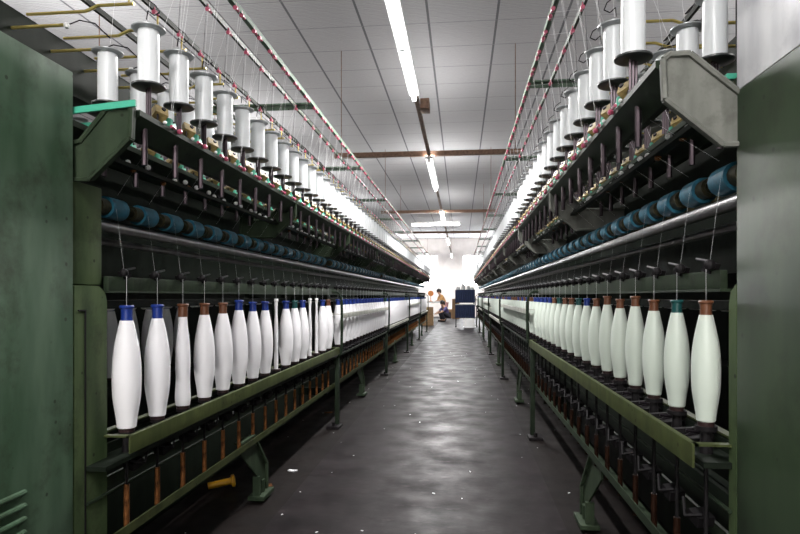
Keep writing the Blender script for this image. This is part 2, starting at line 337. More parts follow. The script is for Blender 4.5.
def section(sg, n):
    y0 = Y0[sg] + n * L
    side = 'left' if sg < 0 else 'right'
    orde = ['nearest', 'second', 'third', 'fourth', 'fifth', 'sixth'][n]
    raised = (n % 2 == 1)
    t = empty('twisting_machine_section', (MID, y0, 0))
    tag(t, '%s green machine section %s of the aisle, its pirn rail %s' % (orde, side, 'raised partway' if raised else 'lowered to pirn feet'),
        'machine', 'twisting machine sections %s of the aisle' % side)
    zb = zpB[sg]; k = (sg,)
    P_ = lambda nm, key, fn, **kw: link(nm, cm((nm, sg) + key, fn), t, **kw)
    # --- posts and feet
    def post():
        b = B(sg); b.box(.885, .924, L - .05, L, .02, zb - .1, .004); b.box(.98, 1.01, L - .04, L, zb - .2, 1.28, .003); b.box(.886, 1.0, L - .045, L - .005, zb - .16, zb - .1); b.tube([(.90, L - .02, zb - .1), (.865, L - .02, zb - .03), (.86, L - .02, zb + .2), (.862, L - .02, 1.2)], .014)
        b.tube([(.862, L - .02, 1.2), (.872, L - .02, 1.25), (.9, L - .02, 1.285), (.96, L - .02, 1.29)], .011); return b.me('post', 'dgreen2')
    P_('frame_post', (), post)
    P_('frame_post', ('b',), lambda: B(sg).box(1.76, 1.81, L - .06, L, .02, 1.28, .004).me('post', 'dgreen'))
    P_('centre_post', (), lambda: B(sg).box(1.44, 1.53, L - .09, L, 0, 2.16, .005).me('post', 'dgreen'))
    for o in (.92, 1.785): link('foot', cm(('foot', sg, o), lambda: B(sg).box(o - .06, o + .06, L - .16, L, 0, .025, .003).cyl((o, L - .12, .02), (o, L - .12, .06), .015, 8).me('foot', 'dark')), t)
    for z0 in (.3, 1.2): P_('cross_member', (z0,), lambda: B(sg).box(1.0, 1.76, L - .045, L - .005, z0, z0 + .07).me('x', 'dgreen'))
    # --- diagonal legs at mid section
    def diag():
        b = B(sg); yc = L / 2 - .55
        b.prismx([(yc, .43), (yc + .2, .43), (yc + .42, .2), (yc + .42, .045), (yc + .3, .045), (yc + .3, .15), (yc, .37)], .945, .955, 0)
        b.prismx([(yc - .012, .435), (yc + .205, .435), (yc + .44, .2), (yc + .44, .045), (yc + .42, .045), (yc + .42, .2), (yc + .2, .425), (yc - .012, .425)], .93, .975, 0)
        b.box(.93, .975, yc + .28, yc + .3, .045, .16)
        b.box(.9, 1.0, yc + .26, yc + .46, .02, .045, .003)
        b.cyl((.95, yc + .36, 0), (.95, yc + .36, .12), .022, 10)
        return b.me('diagonal_leg', 'castL')
    P_('diagonal_leg', (), diag)
    # --- rails
    zl = .385 if sg < 0 else .435
    P_('lower_rail', (), lambda: B(sg).box(.925, .93, 0, L, zl, zl + .035).box(.93, .975, 0, L, zl, zl + .006).me('r', 'green' if sg > 0 else 'olive2'))
    P_('lower_rail', ('b',), lambda: B(sg).box(1.01, 1.02, 0, L, .55, .59).box(1.02, 1.06, 0, L, .55, .556).me('r', 'green'))
    P_('spindle_rail', (), lambda: B(sg).box(.9, 1.0, 0, L, zb - .09, zb - .075).box(1.0, 1.01, 0, L, zb - .15, zb - .04).me('r', 'dgreen'))
    zr = zRaise[sg] if raised else (zb + .006 if sg < 0 else zb - .028)
    ya = (.10 if sg < 0 else .0) if n == 0 else .03
    def ring():
        b = B(sg); hh = .062 if n == 0 else .045
        b.box(.872, .878, ya, L - .06, zr - hh, zr, .001); b.box(.878, .888 if n == 0 else .893, ya, L - .06, zr - .006, zr)
        b.box(1.003, 1.03, ya, L - .06, zr - .006, zr); b.box(.878, 1.03, ya, ya + .025, zr - .006, zr); b.box(.878, 1.03, L - .085, L - .06, zr - .006, zr)
        if raised: b.box(1.02, 1.03, ya, L - .06, zr - .03, zr)
        return b.me('ring_rail', 'olive' if n == 0 else 'rail_lit')
    P_('ring_rail', (raised, n), ring)
    yg = (.12 if sg < 0 else .06) if n == 0 else 0
    P_('guide_beam', (n == 0,), lambda: B(sg).box(.965, .985, yg, L, 1.27, 1.32, .003).box(.965, 1.05, yg, L, 1.262, 1.27).me('r', 'green'))
    P_('tie_rod', (), lambda: B(sg).cyl((.965, 0, zb - .2), (.965, L, zb - .2), .006, 6).me('r', 'green'))
    P_('roller_shaft', (), lambda: B(sg).cyl((1.02, 0, 1.505), (1.02, L, 1.505), .02, 12).cyl((1.1, 0, 1.46), (1.1, L, 1.46), .014, 8).me('r', 'steel'))
    P_('inner_panel', (), lambda: B(sg).box(1.2, 1.22, .0, L, 1.33, 1.84).box(1.3, 1.31, 0, L, .1, .5).box(1.45, 1.46, 0, L, 1.3, 1.84).me('r', 'dgreen'))
    P_('back_rail', (), lambda: B(sg).box(1.35, 1.4, 0, L, 1.19, 1.23).box(1.72, 1.86, 0, L, zb - .08, zb - .03).box(1.8, 1.83, 0, L, 1.27, 1.34).box(1.8, 1.83, 0, L, .37, .41).me('r', 'dgreen'))
    if n < 2:
        for i in range(NS):
            link('white_roll', cm(('wroll', sg), lambda: B(sg).cyl((1.66, -.06, 1.185), (1.66, .06, 1.185), .017, 10).cyl((1.66, -.075, 1.185), (1.66, .075, 1.185), .008, 8).me('white_roll', 'whiteplastic')), t, (0, .1 + i * P, 0))
    P_('shade_sheet', (), lambda: B(sg).box(1.93, 1.94, 0, L, .1, 1.3).me('r', 'dgreen'))  # added dark sheet, keeps the gaps behind the pirns black
    P_('dark_infill', (), lambda: B(sg).box(1.28, 1.48, 0, L, .1, .5, .02).me('r', 'dgreen'))  # added box, keeps the middle dark and blocks the view through
    # --- spindles
    def spindle():
        b = B(sg)
        b.m(0).cyl((0, 0, .405), (0, 0, .56), .0105, 8)
        b.m(1).cyl((0, 0, .56), (0, 0, zb - .08), .006, 6).cyl((0, 0, zb - .08), (0, 0, zb - .012), .018, 10, .013).cyl((0, 0, zb - .012), (0, 0, zb), .029, 12)
        b.cyl((0, 0, zb - .1), (0, 0, zb - .09), .022, 10)
        b.m(2).cyl((0, 0, zb), (0, 0, zb + .3), .005, 6)
        b.m(1).cyl((.06, .09, zb - .075), (.05, .1, zb - .03), .014, 8).obox((-.0, .07, zb - .055), (.09, .03, .022), (.2, .1, .4)).obox((-.02, .11, zb - .04), (.06, .018, .018), (0, -.2, -.5))
        b.m(2).cyl((-.03, .06, zb - .045), (.02, .1, zb - .035), .006, 6).cyl((.0, .045, zb - .03), (-.035, .05, zb - .025), .005, 6)
        b.m(1).obox((.01, .06, .62), (.05, .05, .03), (.3, 0, .2)).tube([(.0, .02, .64), (-.03, .07, .62), (-.02, .11, .66)], .005, 5)
        return b.me('spindle', ['copper' if sg < 0 else 'copper_shade', 'black', 'dark2'])
    def roller(): return B(sg).cyl((0, 0, 0), (0, .1, 0), .04, 16).me('drafting_roller', 'blue_roll')
    def hub(): return B(sg).cyl((0, -.05, 0), (0, 0, 0), .03, 14).cyl((0, -.055, 0), (0, -.05, 0), .02, 10).box(-.01, .12, -.04, -.02, -.012, .012).me('hub', 'hub')
    def guide(): return B(sg).m(0).sph((0, 0, 0), .016, 8).obox((.015, .03, -.005), (.03, .03, .03), (.3, .2, .4)).m(1).cyl((0, .0, .01), (-.02, .04, .02), .004, 5).me('yarn_guide', ['black', 'steel'])
    for i in range(NS):
        y = OFF[sg] + i * P
        if y > L - .05: continue
        link('spindle', cm(('spindle', sg), spindle), t, (sg * .945, y, 0))
        r_ = link('drafting_roller', cm(('roller', sg), roller), t, (sg * 1.02, y - .02, 1.575)); link('hub', cm(('hub', sg), hub), r_)
        link('yarn_guide', cm(('guide', sg), guide), t, (sg * .955, y, 1.335))
    # --- creel: beams, holders, tensioners
    P_('creel_beam', (), lambda: B(sg).prism([(.78, 1.865), (.78, 1.847), (.842, 1.79), (.865, 1.79), (.865, 1.865)], .0, L, 0).me('b', 'dgreen2'))
    P_('creel_beam', ('b',), lambda: B(sg).prism([(1.015, 1.84), (1.015, 1.82), (1.095, 1.76), (1.12, 1.76), (1.12, 1.84)], .0, L, 0).me('b', 'green'))
    P_('creel_beam', ('c',), lambda: B(sg).box(1.68, 1.76, 0, L, 1.80, 1.865).me('b', 'dgreen'))
    def bracket():
        b = B(sg); mats = 0
        poly = [(.79, 1.75), (.785, 1.85), (.80, 1.862), (.85, 1.862), (.985, 1.745), (1.3, 1.745), (1.3, 1.63), (.93, 1.63)]
        if sg < 0: poly = [(.79, 1.76), (.785, 1.87), (.86, 1.875), (.88, 1.845), (.96, 1.755), (1.06, 1.735), (1.09, 1.84), (1.14, 1.85), (1.16, 1.63), (.93, 1.63)]
        b.prism(poly, .0, .03, .003)
        # raised rim along the outline
        for (a, c) in zip(poly, poly[1:] + poly[:1]):
            b.tube([(a[0], -.004, a[1]), (c[0], -.004, c[1])], .008, 6)
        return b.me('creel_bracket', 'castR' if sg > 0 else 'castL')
    for yb in ((-.04 if n == 0 else -.015), L / 2):
        link('creel_bracket', cm(('brk', sg), bracket), t, (0, yb, 0))
    def holder(): return B(sg).m(0).cyl((0.015, 0, -.165), (0.015, 0, -.04), .0105, 8).m(0).cyl((-.012, -.01, .0), (-.012, -.01, .1), .004, 6).cyl((.012, .01, .0), (.012, .01, .1), .004, 6).cyl((0, 0, .0), (0, 0, .1), .005, 6).me('spool_holder', ['purple', 'steel'])
    def tens():
        b = B(sg)
        b.m(0).obox((0.005, 0.0, .035), (.042, .048, .036), (-.5, .35, .5)).m(4).cyl((-.018, -.012, .045), (-.022, -.014, .048), .008, 8).m(1).cyl((0, .05, .0), (0, .055, .03), .018, 10).obox((.01, .075, .01), (.05, .03, .012), (.3, .2, 0))
        b.m(2).sph((-.02, .06, .0), .008, 6).sph((.02, .08, .008), .009, 6).sph((-.022, -.01, .0), .007, 6).m(3).sph((-.028, .09, -.006), .011, 6).cyl((-.03, .02, -.005), (-.03, .05, -.005), .006, 6)
        b.m(4).cyl((0, -.02, -.004), (0, -.02, .03), .004, 6).cyl((.0, .085, -.004), (0, .085, .03), .01, 8)
        return b.me('yarn_tensioner', ['tan', 'teal', 'white', 'pink', 'dark'])
    for i in range(NS):
        y1 = SP1[sg] + i * P; y2 = SP2[sg] + i * P
        if y1 < L - .02:
            link('spool_holder', cm(('holder', sg), holder), t, (sg * .795, y1, 1.865)); link('yarn_tensioner', cm(('tens', sg), tens), t, (sg * .80, y1 + .09, 1.87))
        if y2 < L - .02:
            link('spool_holder', cm(('holder', sg), holder), t, (sg * 1.05, y2, 1.865)); link('yarn_tensioner', cm(('tens', sg), tens), t, (sg * 1.055, y2 + .09, 1.84))
    P_('tensioner_bar', (), lambda: B(sg).box(.9, .93, 0, L, 1.71, 1.725).me('b', 'dgreen'))
    def small():
        b = B(sg); rr = random.Random(3)
        for i in range(NS * 2):
            y = .06 + i * P / 2; z = 1.735 + rr.uniform(-.01, .01)
            b.m(0).sph((.915 + rr.uniform(-.01, .02), y, z), .011, 6)
            if i % 2: b.m(1).sph((.92, y + .03, z - .02), .012, 6)
            else: b.m(2).obox((.93, y + .03, z), (.03, .03, .02), (.3, .4, .2))
        return b.me('guide_beads', ['white', 'copper', 'black'])
    o = P_('guide_beads', (), small); o['kind'] = 'stuff'
    # --- near end ties
    if n == 0:
        P_('cross_tie', (), lambda: B(sg).obox((.955 if sg < 0 else 1.06, -.05, 1.855 if sg < 0 else 1.79), (.38 if sg < 0 else .16, .008, .022), (-.1, .08 if sg < 0 else -.2, .0)).box(1.0, 1.14, .1, .14, 1.845, 1.86).me('tie', 'teal'), )
    # --- guide arm beam and brass arms
    P_('guide_arm_beam', (), lambda: B(sg).box(1.44, 1.54, 0, L, 2.14, 2.36, .004).me('b', 'dgreen'))
    def arm_long():
        return B(sg).tube([(1.45, 0, 2.375), (1.20, 0, 2.375), (1.15, 0, 2.395), (1.0, 0, 2.395)], .0065, 8).cyl((1.02, 0, 2.395), (1.02, 0, 2.46), .004, 6).me('rail_arm', 'brass')
    def arm_short():
        b = B(sg); z = 2.28
        b.m(0).tube([(1.45, 0, z), (1.22, 0, z)], .0065, 8).m(2).sph((1.215, 0, z - .002), .012, 8)
        b.m(1).tube([(1.21, 0, z), (1.17, .01, z + .02), (1.1, .0, z), (1.06, .0, z - .04), (1.05, .02, z - .05), (1.065, .03, z - .04), (1.07, .01, z - .03)], .0024, 5)
        return b.me('guide_arm', ['brass', 'dark', 'white'])
    def pig():
        return B(sg).tube([(.785, 0, 2.46), (.797, .0, 2.27)], .0009, 4).tube([(.797, 0, 2.27), (.77, 0, 2.25), (.765, .02, 2.235), (.785, .02, 2.225), (.80, .005, 2.235), (.80, -.005, 2.2)], .002, 5).me('pigtail_guide', 'dark')
    for i in range(NS):
        y1 = SP1[sg] + i * P; y2 = SP2[sg] + i * P
        if y1 < L - .02: link('rail_arm', cm(('arm1', sg), arm_long), t, (0, y1 + .04, 0)); link('pigtail_guide', cm(('pig', sg), pig), t, (0, y1, 0))
        if y2 < L - .02: link('guide_arm', cm(('arm2', sg), arm_short), t, (0, y2, 0))
    # --- overhead thread guide rails
    ZR = 2.47
    for j, (o, m, wd) in enumerate(((.665, 'pale', .02), (.785, 'green', .012), (1.02, 'dgreen', .012), (1.265, 'dgreen', .014))):
        P_('thread_rail', (j,), lambda: B(sg).box(o - wd / 2, o + wd / 2, 0, L, ZR - .012, ZR + .012).me('rail', m))
    for yy in (L / 2, L - .01):
        link('crossbar', cm(('crossbar', sg), lambda: B(sg).box(.665, 1.49, -.022, .022, ZR + .012, ZR + .02).box(.665, 1.49, .018, .024, ZR - .012, ZR + .012).me('c', 'pale')), t, (0, yy, 0))
        link('upright', cm(('upright', sg), lambda: B(sg).box(1.45, 1.49, -.015, .015, 2.34, ZR + .012).me('c', 'dgreen')), t, (0, yy, 0))
    def eye(): return B(sg).cyl((0, -.01, -.024), (0, .008, -.018), .009, 8).cyl((0, .018, -.02), (0, .03, -.02), .006, 8).cyl((0, -.0, -.018), (0, 0, 0), .003, 5).me('eyelet', 'pink')
    if n < 2:
        for i in range(NS):
            for o, dy in ((.665, .0), (.665, .07), (.785, 0), (1.02, 0)):
                if SP1[sg] + i * P + dy < L - .03: link('thread_eyelet', cm(('eye', sg), eye), t, (sg * o - sg * .008, SP1[sg] + i * P + dy, ZR))
    else:
        def eyes():
            b = B(sg)
            for i in range(NS):
                for o in (.665, .785, 1.02): b.cyl((o - .008, i * P + .06, ZR - .018), (o - .008, i * P + .1, ZR - .018), .0065, 6)
            return b.me('eyes', 'pink')
        P_('thread_eyelet', ('m',), eyes)['kind'] = 'stuff'
    # --- threads
    def threads():
        b = B(sg); r = .0005
        for i in range(NS):
            y1 = SP1[sg] + i * P; y2 = SP2[sg] + i * P; ys = OFF[sg] + i * P
            if y1 < L - .02:
                b.cyl((.795, y1, 2.2), (.777, y1, ZR - .018), r, 3, cap=False)
                b.cyl((.657, y1 + .04, ZR - .018), (.74, y1 + .05, 1.9), r, 3, cap=False)
                b.cyl((.657, y1 + .065, ZR - .018), (.75, y1 + .08, 1.9), r, 3, cap=False)
                b.cyl((.777, y1 + .02, ZR - .018), (.657, y1 + .04, ZR - .018), r, 3, cap=False)
                b.cyl((.80, y1 + .1, 1.86), (.98, ys if ys < L else y1, 1.62), r * .5, 3, cap=False)
            if y2 < L - .02:
                b.cyl((1.04, y2, 2.2), (1.012, y2, ZR - .018), r, 3, cap=False)
                b.cyl((.777, y2 + .03, ZR - .018), (1.03, y2 + .1, 1.87), r, 3, cap=False)
            if ys < L - .05:
                b.cyl((.979, ys - .01, 1.57), (.955, ys, 1.34), r * .6, 3, cap=False)
                b.cyl((.945, ys, 1.33), (.945, ys, 1.2), r, 3, cap=False)
        return b.me('threads', 'thread')
    P_('yarn_threads', (), threads)['kind'] = 'stuff'
    return t
M['dgreen2'] = paint('post_dark', (.012, .02, .012), (.022, .034, .02), (.006, .006, .004), .45, 5, .6)
M['olive2'] = paint('oily_olive', (.03, .038, .014), (.05, .06, .022), (.014, .013, .007), .45, 5, .6)
M['rail_lit'] = paint('light_catching_rail', (.4, .41, .36), (.6, .6, .55), (.12, .12, .08), .4, 6.0, .5)  # rails beyond the first section; the light they catch is in the colour
for sg in (-1, 1):
    for n in range(NSEC[sg]): section(sg, n)

# ---------------------------------------------------------------- drive cabinets at the near end
def cabinet(sg):
    ye = 1.78 if sg < 0 else 1.565
    t = empty('drive_cabinet', (MID, ye - 1.4, 0)); Yl = 1.4
    tag(t, 'tall green sheet-metal cabinet closing the %s machine at the %s edge of the picture' % (('left', 'left') if sg < 0 else ('right', 'right')), 'cabinet')
    zt = 1.97 if sg < 0 else 1.765
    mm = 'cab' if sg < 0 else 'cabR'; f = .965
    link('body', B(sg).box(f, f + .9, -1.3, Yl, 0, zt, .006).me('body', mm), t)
    if sg < 0:
        for k in range(8):
            z = .7 - k * .038
            pr = [(f - .0, z), (f - .012, z - .004), (f - .012, z - .012), (f, z - .02)]
            link('louver', B(sg).prism(pr, Yl - .62, Yl - .215, .002).me('louver', mm), t)
        link('side_door', B(sg).box(f - .004, f + .002, -1.2, .35, .15, zt - .1, .002).me('door', mm), t)
    else:
        link('reflection_panel', B(sg).box(f + .0, f + .9, -1.3, Yl, zt, 2.35, .004).me('reflection_panel', 'gloss'), t)
        link('panel_strip', B(sg).box(f + .003, f + .03, Yl + .001, Yl + .012, 1.84, 2.3).me('strip', 'black'), t)
    # end frame post with rounded shoulder, and the column that carries the creel
    d = .185 if sg < 0 else .05
    y = Yl + .008
    poly = [(y, 0), (y + d, 0), (y + d, 1.23), (y + d - .012, 1.265), (y + d - .045, 1.285), (y, 1.285)]
    link('end_post', B(sg).prismx(poly, f + .005, f + .3, .004).me('end_post', 'post'), t)
    if sg < 0:
        link('seam_strip', B(sg).box(f + .002, f + .006, y + .055, y + .06, .35, 1.2).box(f + .001, f + .006, y + .02, y + .06, 1.2, 1.205).me('seam', 'black'), t)
    link('upper_column', B(sg).box(f + .02, f + .28, y, y + d - .01, 1.288, 1.63, .006).me('upper_column', 'post'), t)
    return t
M['gloss'] = paint('reflection_sheet', (.6, .6, .64), (.95, .95, .97), (.3, .3, .34), .2, 3.0, .5, .6)  # near-white tone stands in for light reflecting off the upper cabinet
cabinet(-1); cabinet(1)

# ---------------------------------------------------------------- spools on the creels
def spool_parts():
    fl = [(.012, 0), (.05, .0), (.056, .004), (.056, .009), (.012, .012)]
    low = B().lathe(fl, 24).me('lower_flange', 'under')
    up = B().lathe([(.012, 0), (.05, .002), (.056, .006), (.056, .01), (.02, .012), (.012, .02)], 24).me('upper_flange', 'flange')
    yn = B().lathe([(.034, 0), (.0352, .01), (.0358, .09), (.0352, .178), (.034, .186)], 28).me('wound_yarn', 'spoolyarn')
    return low, up, yn
LOW, UP, YN = spool_parts()
def spool_single(seg):
    b = B(); b.m(1).lathe([(.012, 0), (.056, .002), (.056, .009), (.012, .012)], seg).m(0).lathe([(.0355, .012), (.0355, .19)], seg).m(2).lathe([(.012, .19), (.056, .195), (.056, .2), (.012, .205)], seg)
    return b.me('spool_simple', ['spoolyarn', 'under', 'flange'])
SIMPLE = spool_single(16)
spots = []
for sg in (-1, 1):
    for row, o in enumerate((.795, 1.05)):
        for n in range(NSEC[sg]):
            for i in range(NS):
                y = (SP1 if row == 0 else SP2)[sg] + i * P
                if y < L - .02: spots.append((sg, row, n, i, Y0[sg] + n * L + y, o))
    for i in range(8 if sg < 0 else 5): spots.append((sg, 2, 0, i, Y0[sg] + .1 + i * P + (.5 if sg < 0 else 0), 1.72))
# every front-row spool and the near ones of the rows behind are things; the farthest of the back row are one mass
ordn = lambda i: ['first', 'second', 'third', 'fourth', 'fifth', 'sixth', 'seventh', 'eighth', 'ninth', 'tenth', 'eleventh', 'twelfth', 'thirteenth', 'fourteenth', 'fifteenth', 'sixteenth', 'seventeenth'][i]
secn = ['nearest', 'second', 'third', 'fourth', 'fifth', 'sixth']
spots.sort(key=lambda s: s[4] * (1.0 if s[1] == 0 else 1.35 if s[1] == 1 else 1.0))
zsp = 1.965
rest = {}
for idx, (sg, row, n, i, y, o) in enumerate(spots):
    side = 'left' if sg < 0 else 'right'
    x = MID + sg * o
    if idx >= 300: rest.setdefault(sg, []).append((x, y)); continue
    rw = ('front row', 'second row', 'back row')[row]
    lab = 'white spool, %s in the %s, %s creel section %s of the aisle' % (ordn(i), rw, secn[n], side)
    grp = 'white yarn spools on the %s creel' % side
    if y < 12:
        t = empty('yarn_spool', (x, y, zsp), random.uniform(0, 6)); tag(t, lab, 'spool', grp)
        link('lower_flange', LOW, t); link('wound_yarn', YN, t, (0, 0, .01)); link('upper_flange', UP, t, (0, 0, .195))
    else:
        t = link('yarn_spool', SIMPLE, None, (x, y, zsp)); tag(t, lab, 'spool', grp)
for sg, lst in rest.items():
    b = B()
    for x, y in lst:
        b.m(1).lathe([(.012, 0), (.056, .002), (.056, .009), (.012, .012)], 10, (x, y, 0)).m(0).lathe([(.0355, .012), (.0355, .19)], 10, (x, y, 0)).m(2).lathe([(.012, .19), (.056, .195), (.056, .2), (.012, .205)], 10, (x, y, 0))
    o = link('yarn_spool', b.me('far_spools', ['spoolyarn', 'under', 'flange']), None, (0, 0, zsp))
    tag(o, 'distant mass of white yarn spools on the far %s creel' % ('left' if sg < 0 else 'right'), 'spools', 'white yarn spools on the %s creel' % ('left' if sg < 0 else 'right'), 'stuff')

# ---------------------------------------------------------------- pirns on the spindles
def pirn_yarn(h, k, r0=.034, r1=.052):
    pr = [(.03 * k, 0), (r0 * k, .003), (r0 * 1.12 * k, .1 * h), (r1 * .94 * k, .28 * h), (r1 * k, .45 * h), (r1 * .97 * k, .6 * h), (r1 * .86 * k, .74 * h), (r1 * .66 * k, .88 * h), (.024 * k, h), (.02 * k, h)]
    # smooth the outline
    out = []
    for a, c in zip(pr, pr[1:]):
        out.append(a)
    out.append(pr[-1])
    return out
def smooth_prof(pr, n=26):
    # catmull-rom through the outline points, except the two end caps
    body = pr[1:-1]; res = [pr[0]]
    for i in range(len(body) - 1):
        p0 = body[max(i - 1, 0)]; p1 = body[i]; p2 = body[i + 1]; p3 = body[min(i + 2, len(body) - 1)]
        for q in range(4):
            u = q / 4
            f = lambda a, b_, c, d: .5 * (2 * b_ + (c - a) * u + (2 * a - 5 * b_ + 4 * c - d) * u * u + (3 * b_ - a - 3 * c + d) * u ** 3)
            res.append((f(p0[0], p1[0], p2[0], p3[0]), f(p0[1], p1[1], p2[1], p3[1])))
    res += [body[-1], pr[-1]]
    return res
KS = {-1: .95, 1: .72}
def pirn_meshes(sg):
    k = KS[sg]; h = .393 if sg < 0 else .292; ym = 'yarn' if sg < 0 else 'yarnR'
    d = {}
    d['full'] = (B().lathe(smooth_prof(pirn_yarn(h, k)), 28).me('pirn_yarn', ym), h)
    d['tall'] = (B().lathe(smooth_prof(pirn_yarn(h + .012, k * .97)), 28).me('pirn_yarn', ym), h + .012)
    d['thin'] = (B().lathe(smooth_prof(pirn_yarn(h * 1.0, k * .78, .04, .043)), 24).me('pirn_yarn', ym), h)
    d['bare'] = (B().lathe(smooth_prof(pirn_yarn(h * 1.06, k * .45, .03, .034)), 16).me('pirn_yarn', ym), h * 1.06)
    tp = .058 * (k if sg > 0 else 1)
    tb = {}
    for c in ('tubeblue', 'tubebrown', 'tubegreen'):
        tb[c] = B().lathe([(.02 * k, 0), (.0215 * k, .001), (.0205 * k, tp * .4), (.0215 * k, tp * .75), (.026 * k, tp * .82), (.027 * k, tp * .92), (.024 * k, tp), (.015 * k, tp), (.012 * k, tp * .8)], 20).me('tube_top', c)
    tb['tubewhite'] = B().lathe([(.012 * k, 0), (.012 * k, .03), (.016 * k, .035), (.014 * k, .05)], 12).me('tube_top', 'whiteplastic')
    foot = B().lathe([(.02 * k, -.012), (.029 * k, -.012), (.03 * k, -.002), (.028 * k, .0)], 20).me('tube_foot', 'footdark')
    return d, tb, foot
PM = {s: pirn_meshes(s) for s in (-1, 1)}
cname = {'tubeblue': 'blue', 'tubebrown': 'brown', 'tubegreen': 'dark green', 'tubewhite': 'white'}
seqL = ['b full', 'b full', 'n thin', 'n full', 'n full', 'b tall', 'b full', 'b full', 'w bare', 'b full', 'g full', 'b full', 'w bare', 'w bare', 'b full', 'n full']
seqR = ['n full', 'g full', 'n full', 'n tall', 'n full', 'n tall', 'n full', 'b full', 'g full', 'n full', 'n full', 'g full', 'n full', 'b full', 'b full', 'b full', 'b full']
code = {'b': 'tubeblue', 'n': 'tubebrown', 'g': 'tubegreen', 'w': 'tubewhite'}
rp = random.Random(11)
for sg in (-1, 1):
    side = 'left' if sg < 0 else 'right'; d, tb, foot = PM[sg]
    for n in range(NSEC[sg]):
        for i in range(NS):
            y = OFF[sg] + i * P
            if y > L - .05: continue
            if n == 0: c, kd = (seqL if sg < 0 else seqR)[i].split()
            else: c = rp.choice('bbbbbg') if sg < 0 else rp.choice('bbbnn'); kd = 'full'
            c = code[c]; me, h = d[kd]
            t = empty('yarn_pirn', (MID + sg * .945, Y0[sg] + n * L + y, zpB[sg] + .012), rp.uniform(0, 6))
            desc = {'full': 'full white', 'tall': 'tall white', 'thin': 'slim half-wound white', 'bare': 'nearly empty'}[kd]
            tag(t, '%s pirn with %s top, %s on the %s section %s of the aisle' % (desc, cname[c], ordn(i), secn[n], side), 'pirn', 'white yarn pirns on the %s machine' % side)
            s_ = rp.uniform(.985, 1.01)
            link('wound_yarn', me, t).scale = (rp.uniform(.97, 1.03),) * 2 + (1,)
            link('tube_top', tb[c], t, (0, 0, h - .002)); link('tube_foot', foot, t)
    # the opposite face of the machine, seen between the near pirns
    for i in range(10 if sg < 0 else 6):
        t = empty('yarn_pirn', (MID + sg * 1.79, Y0[sg] + .35 + i * P * 1.0, zpB[sg] + .012))
        c = 'tubeblue' if i % 3 else 'tubebrown'
        tag(t, 'white pirn with %s top, %s on the far face of the %s machine' % (cname[c], ordn(i), side), 'pirn', 'far-face pirns of the %s machine' % side)
        link('wound_yarn', d['full'][0], t); link('tube_top', tb[c], t, (0, 0, d['full'][1] - .002)); link('tube_foot', foot, t)

# ---------------------------------------------------------------- loose things
t = empty('plastic_bobbin', (-1.555, 3.68, .036), 0); t.rotation_euler = (0, math.radians(84), math.radians(28)); t.scale = (1.15, 1.15, 1.2)
tag(t, 'yellow plastic bobbin lying on the dark floor under the left machine', 'bobbin')
link('barrel', B().lathe([(.017, -.06), (.019, -.058), (.019, .05), (.022, .06)], 18).me('barrel', 'yellow'), t)
link('flange', B().lathe([(.02, .06), (.034, .064), (.035, .078), (.024, .082)], 20).me('flange', 'yellow'), t)
b = B(); r5 = random.Random(5)
for q in range(110):
    x = r5.uniform(-1.6, .9); y = 1.2 + 12 * r5.random() ** 1.6; s = r5.uniform(.003, .009)
    b.obox((x, y, .008), (s * r5.uniform(1, 3), s, .003), (0, 0, r5.uniform(0, 3)))
o = link('yarn_lint', b.me('lint', 'thread')); tag(o, 'scattered specks of white yarn lint on the floor', 'lint', None, 'stuff')
for (x, y, r_, sz) in ((-1.42, 6.2, .4, .07), (-1.3, 3.75, 1.2, .1), (-1.2, 4.1, -.3, .05), (.95, 3.1, .2, .08)):
    b = B(); b.obox((0, 0, .006), (sz, sz * .5, .009), (0, 0, r_)); b.obox((sz * .5, sz * .2, .005), (sz * .6, sz * .3, .007), (0, 0, r_ + .8))
    o = link('scrap', b.me('scrap', 'copper' if sz > .06 else 'thread'), None, (x, y, 0))
    tag(o, {.07: 'rust-brown scrap on the dark floor by the left machine post', .1: 'largest brown scrap on the floor by the left diagonal leg', .05: 'pale fibre scrap on the floor beside the left path edge', .08: 'brown scrap on the dark floor under the right machine'}[sz], 'scrap')

# ---------------------------------------------------------------- far end of the aisle
# blue cloth-sided trolley
t = empty('yarn_trolley', (.17, 23.8, 0)); tag(t, 'two-tier dark blue trolley standing at the end of the aisle', 'trolley')
for z0, z1 in ((.38, .9), (.98, 1.5)):
    b = B(); b.box(-.4, .38, -.3, .3, z0, z1, .02)
    for q in range(9): b.cyl((-.36 + q * .09, -.31, z0 + .02), (-.36 + q * .09, -.31, z1 - .02), .025, 8)
    link('bin', b.me('bin', 'bluecloth'), t)
for x in (-.37, .35):
    for y in (-.27, .27): link('leg', B().cyl((x, y, .06), (x, y, 1.5), .016, 8).me('leg', 'dark'), t); link('wheel', B().cyl((x - .02, y, .04), (x + .02, y, .04), .04, 12).me('wheel', 'black'), t)
link('shelf', B().box(-.4, .38, -.3, .3, .9, .93).me('shelf', 'greybox'), t)
for k, (x, h_) in enumerate(((-.28, .12), (-.08, .22), (.12, .14), (.27, .09))):
    o = link('yarn_cone', B().lathe([(.09, 0), (.09, .01), (.05, h_), (.02, h_)], 16).me('cone', 'greybox'), None, (.17 + x, 23.8, 1.5)); tag(o, 'small grey yarn cone on top of the blue trolley, %s from the left' % ordn(k), 'cone', 'cones on the blue trolley')
t = empty('white_bucket', (.33, 23.35, 0)); tag(t, 'white square bin on the floor in front of the blue trolley', 'bin')
link('body', B().box(-.2, .2, -.14, .14, .05, .36, .02).me('body', 'whiteplastic'), t); link('base_plate', B().lathe([(.2, 0), (.26, .02), (.25, .05)], 24).me('base_plate', 'whiteplastic'), t)
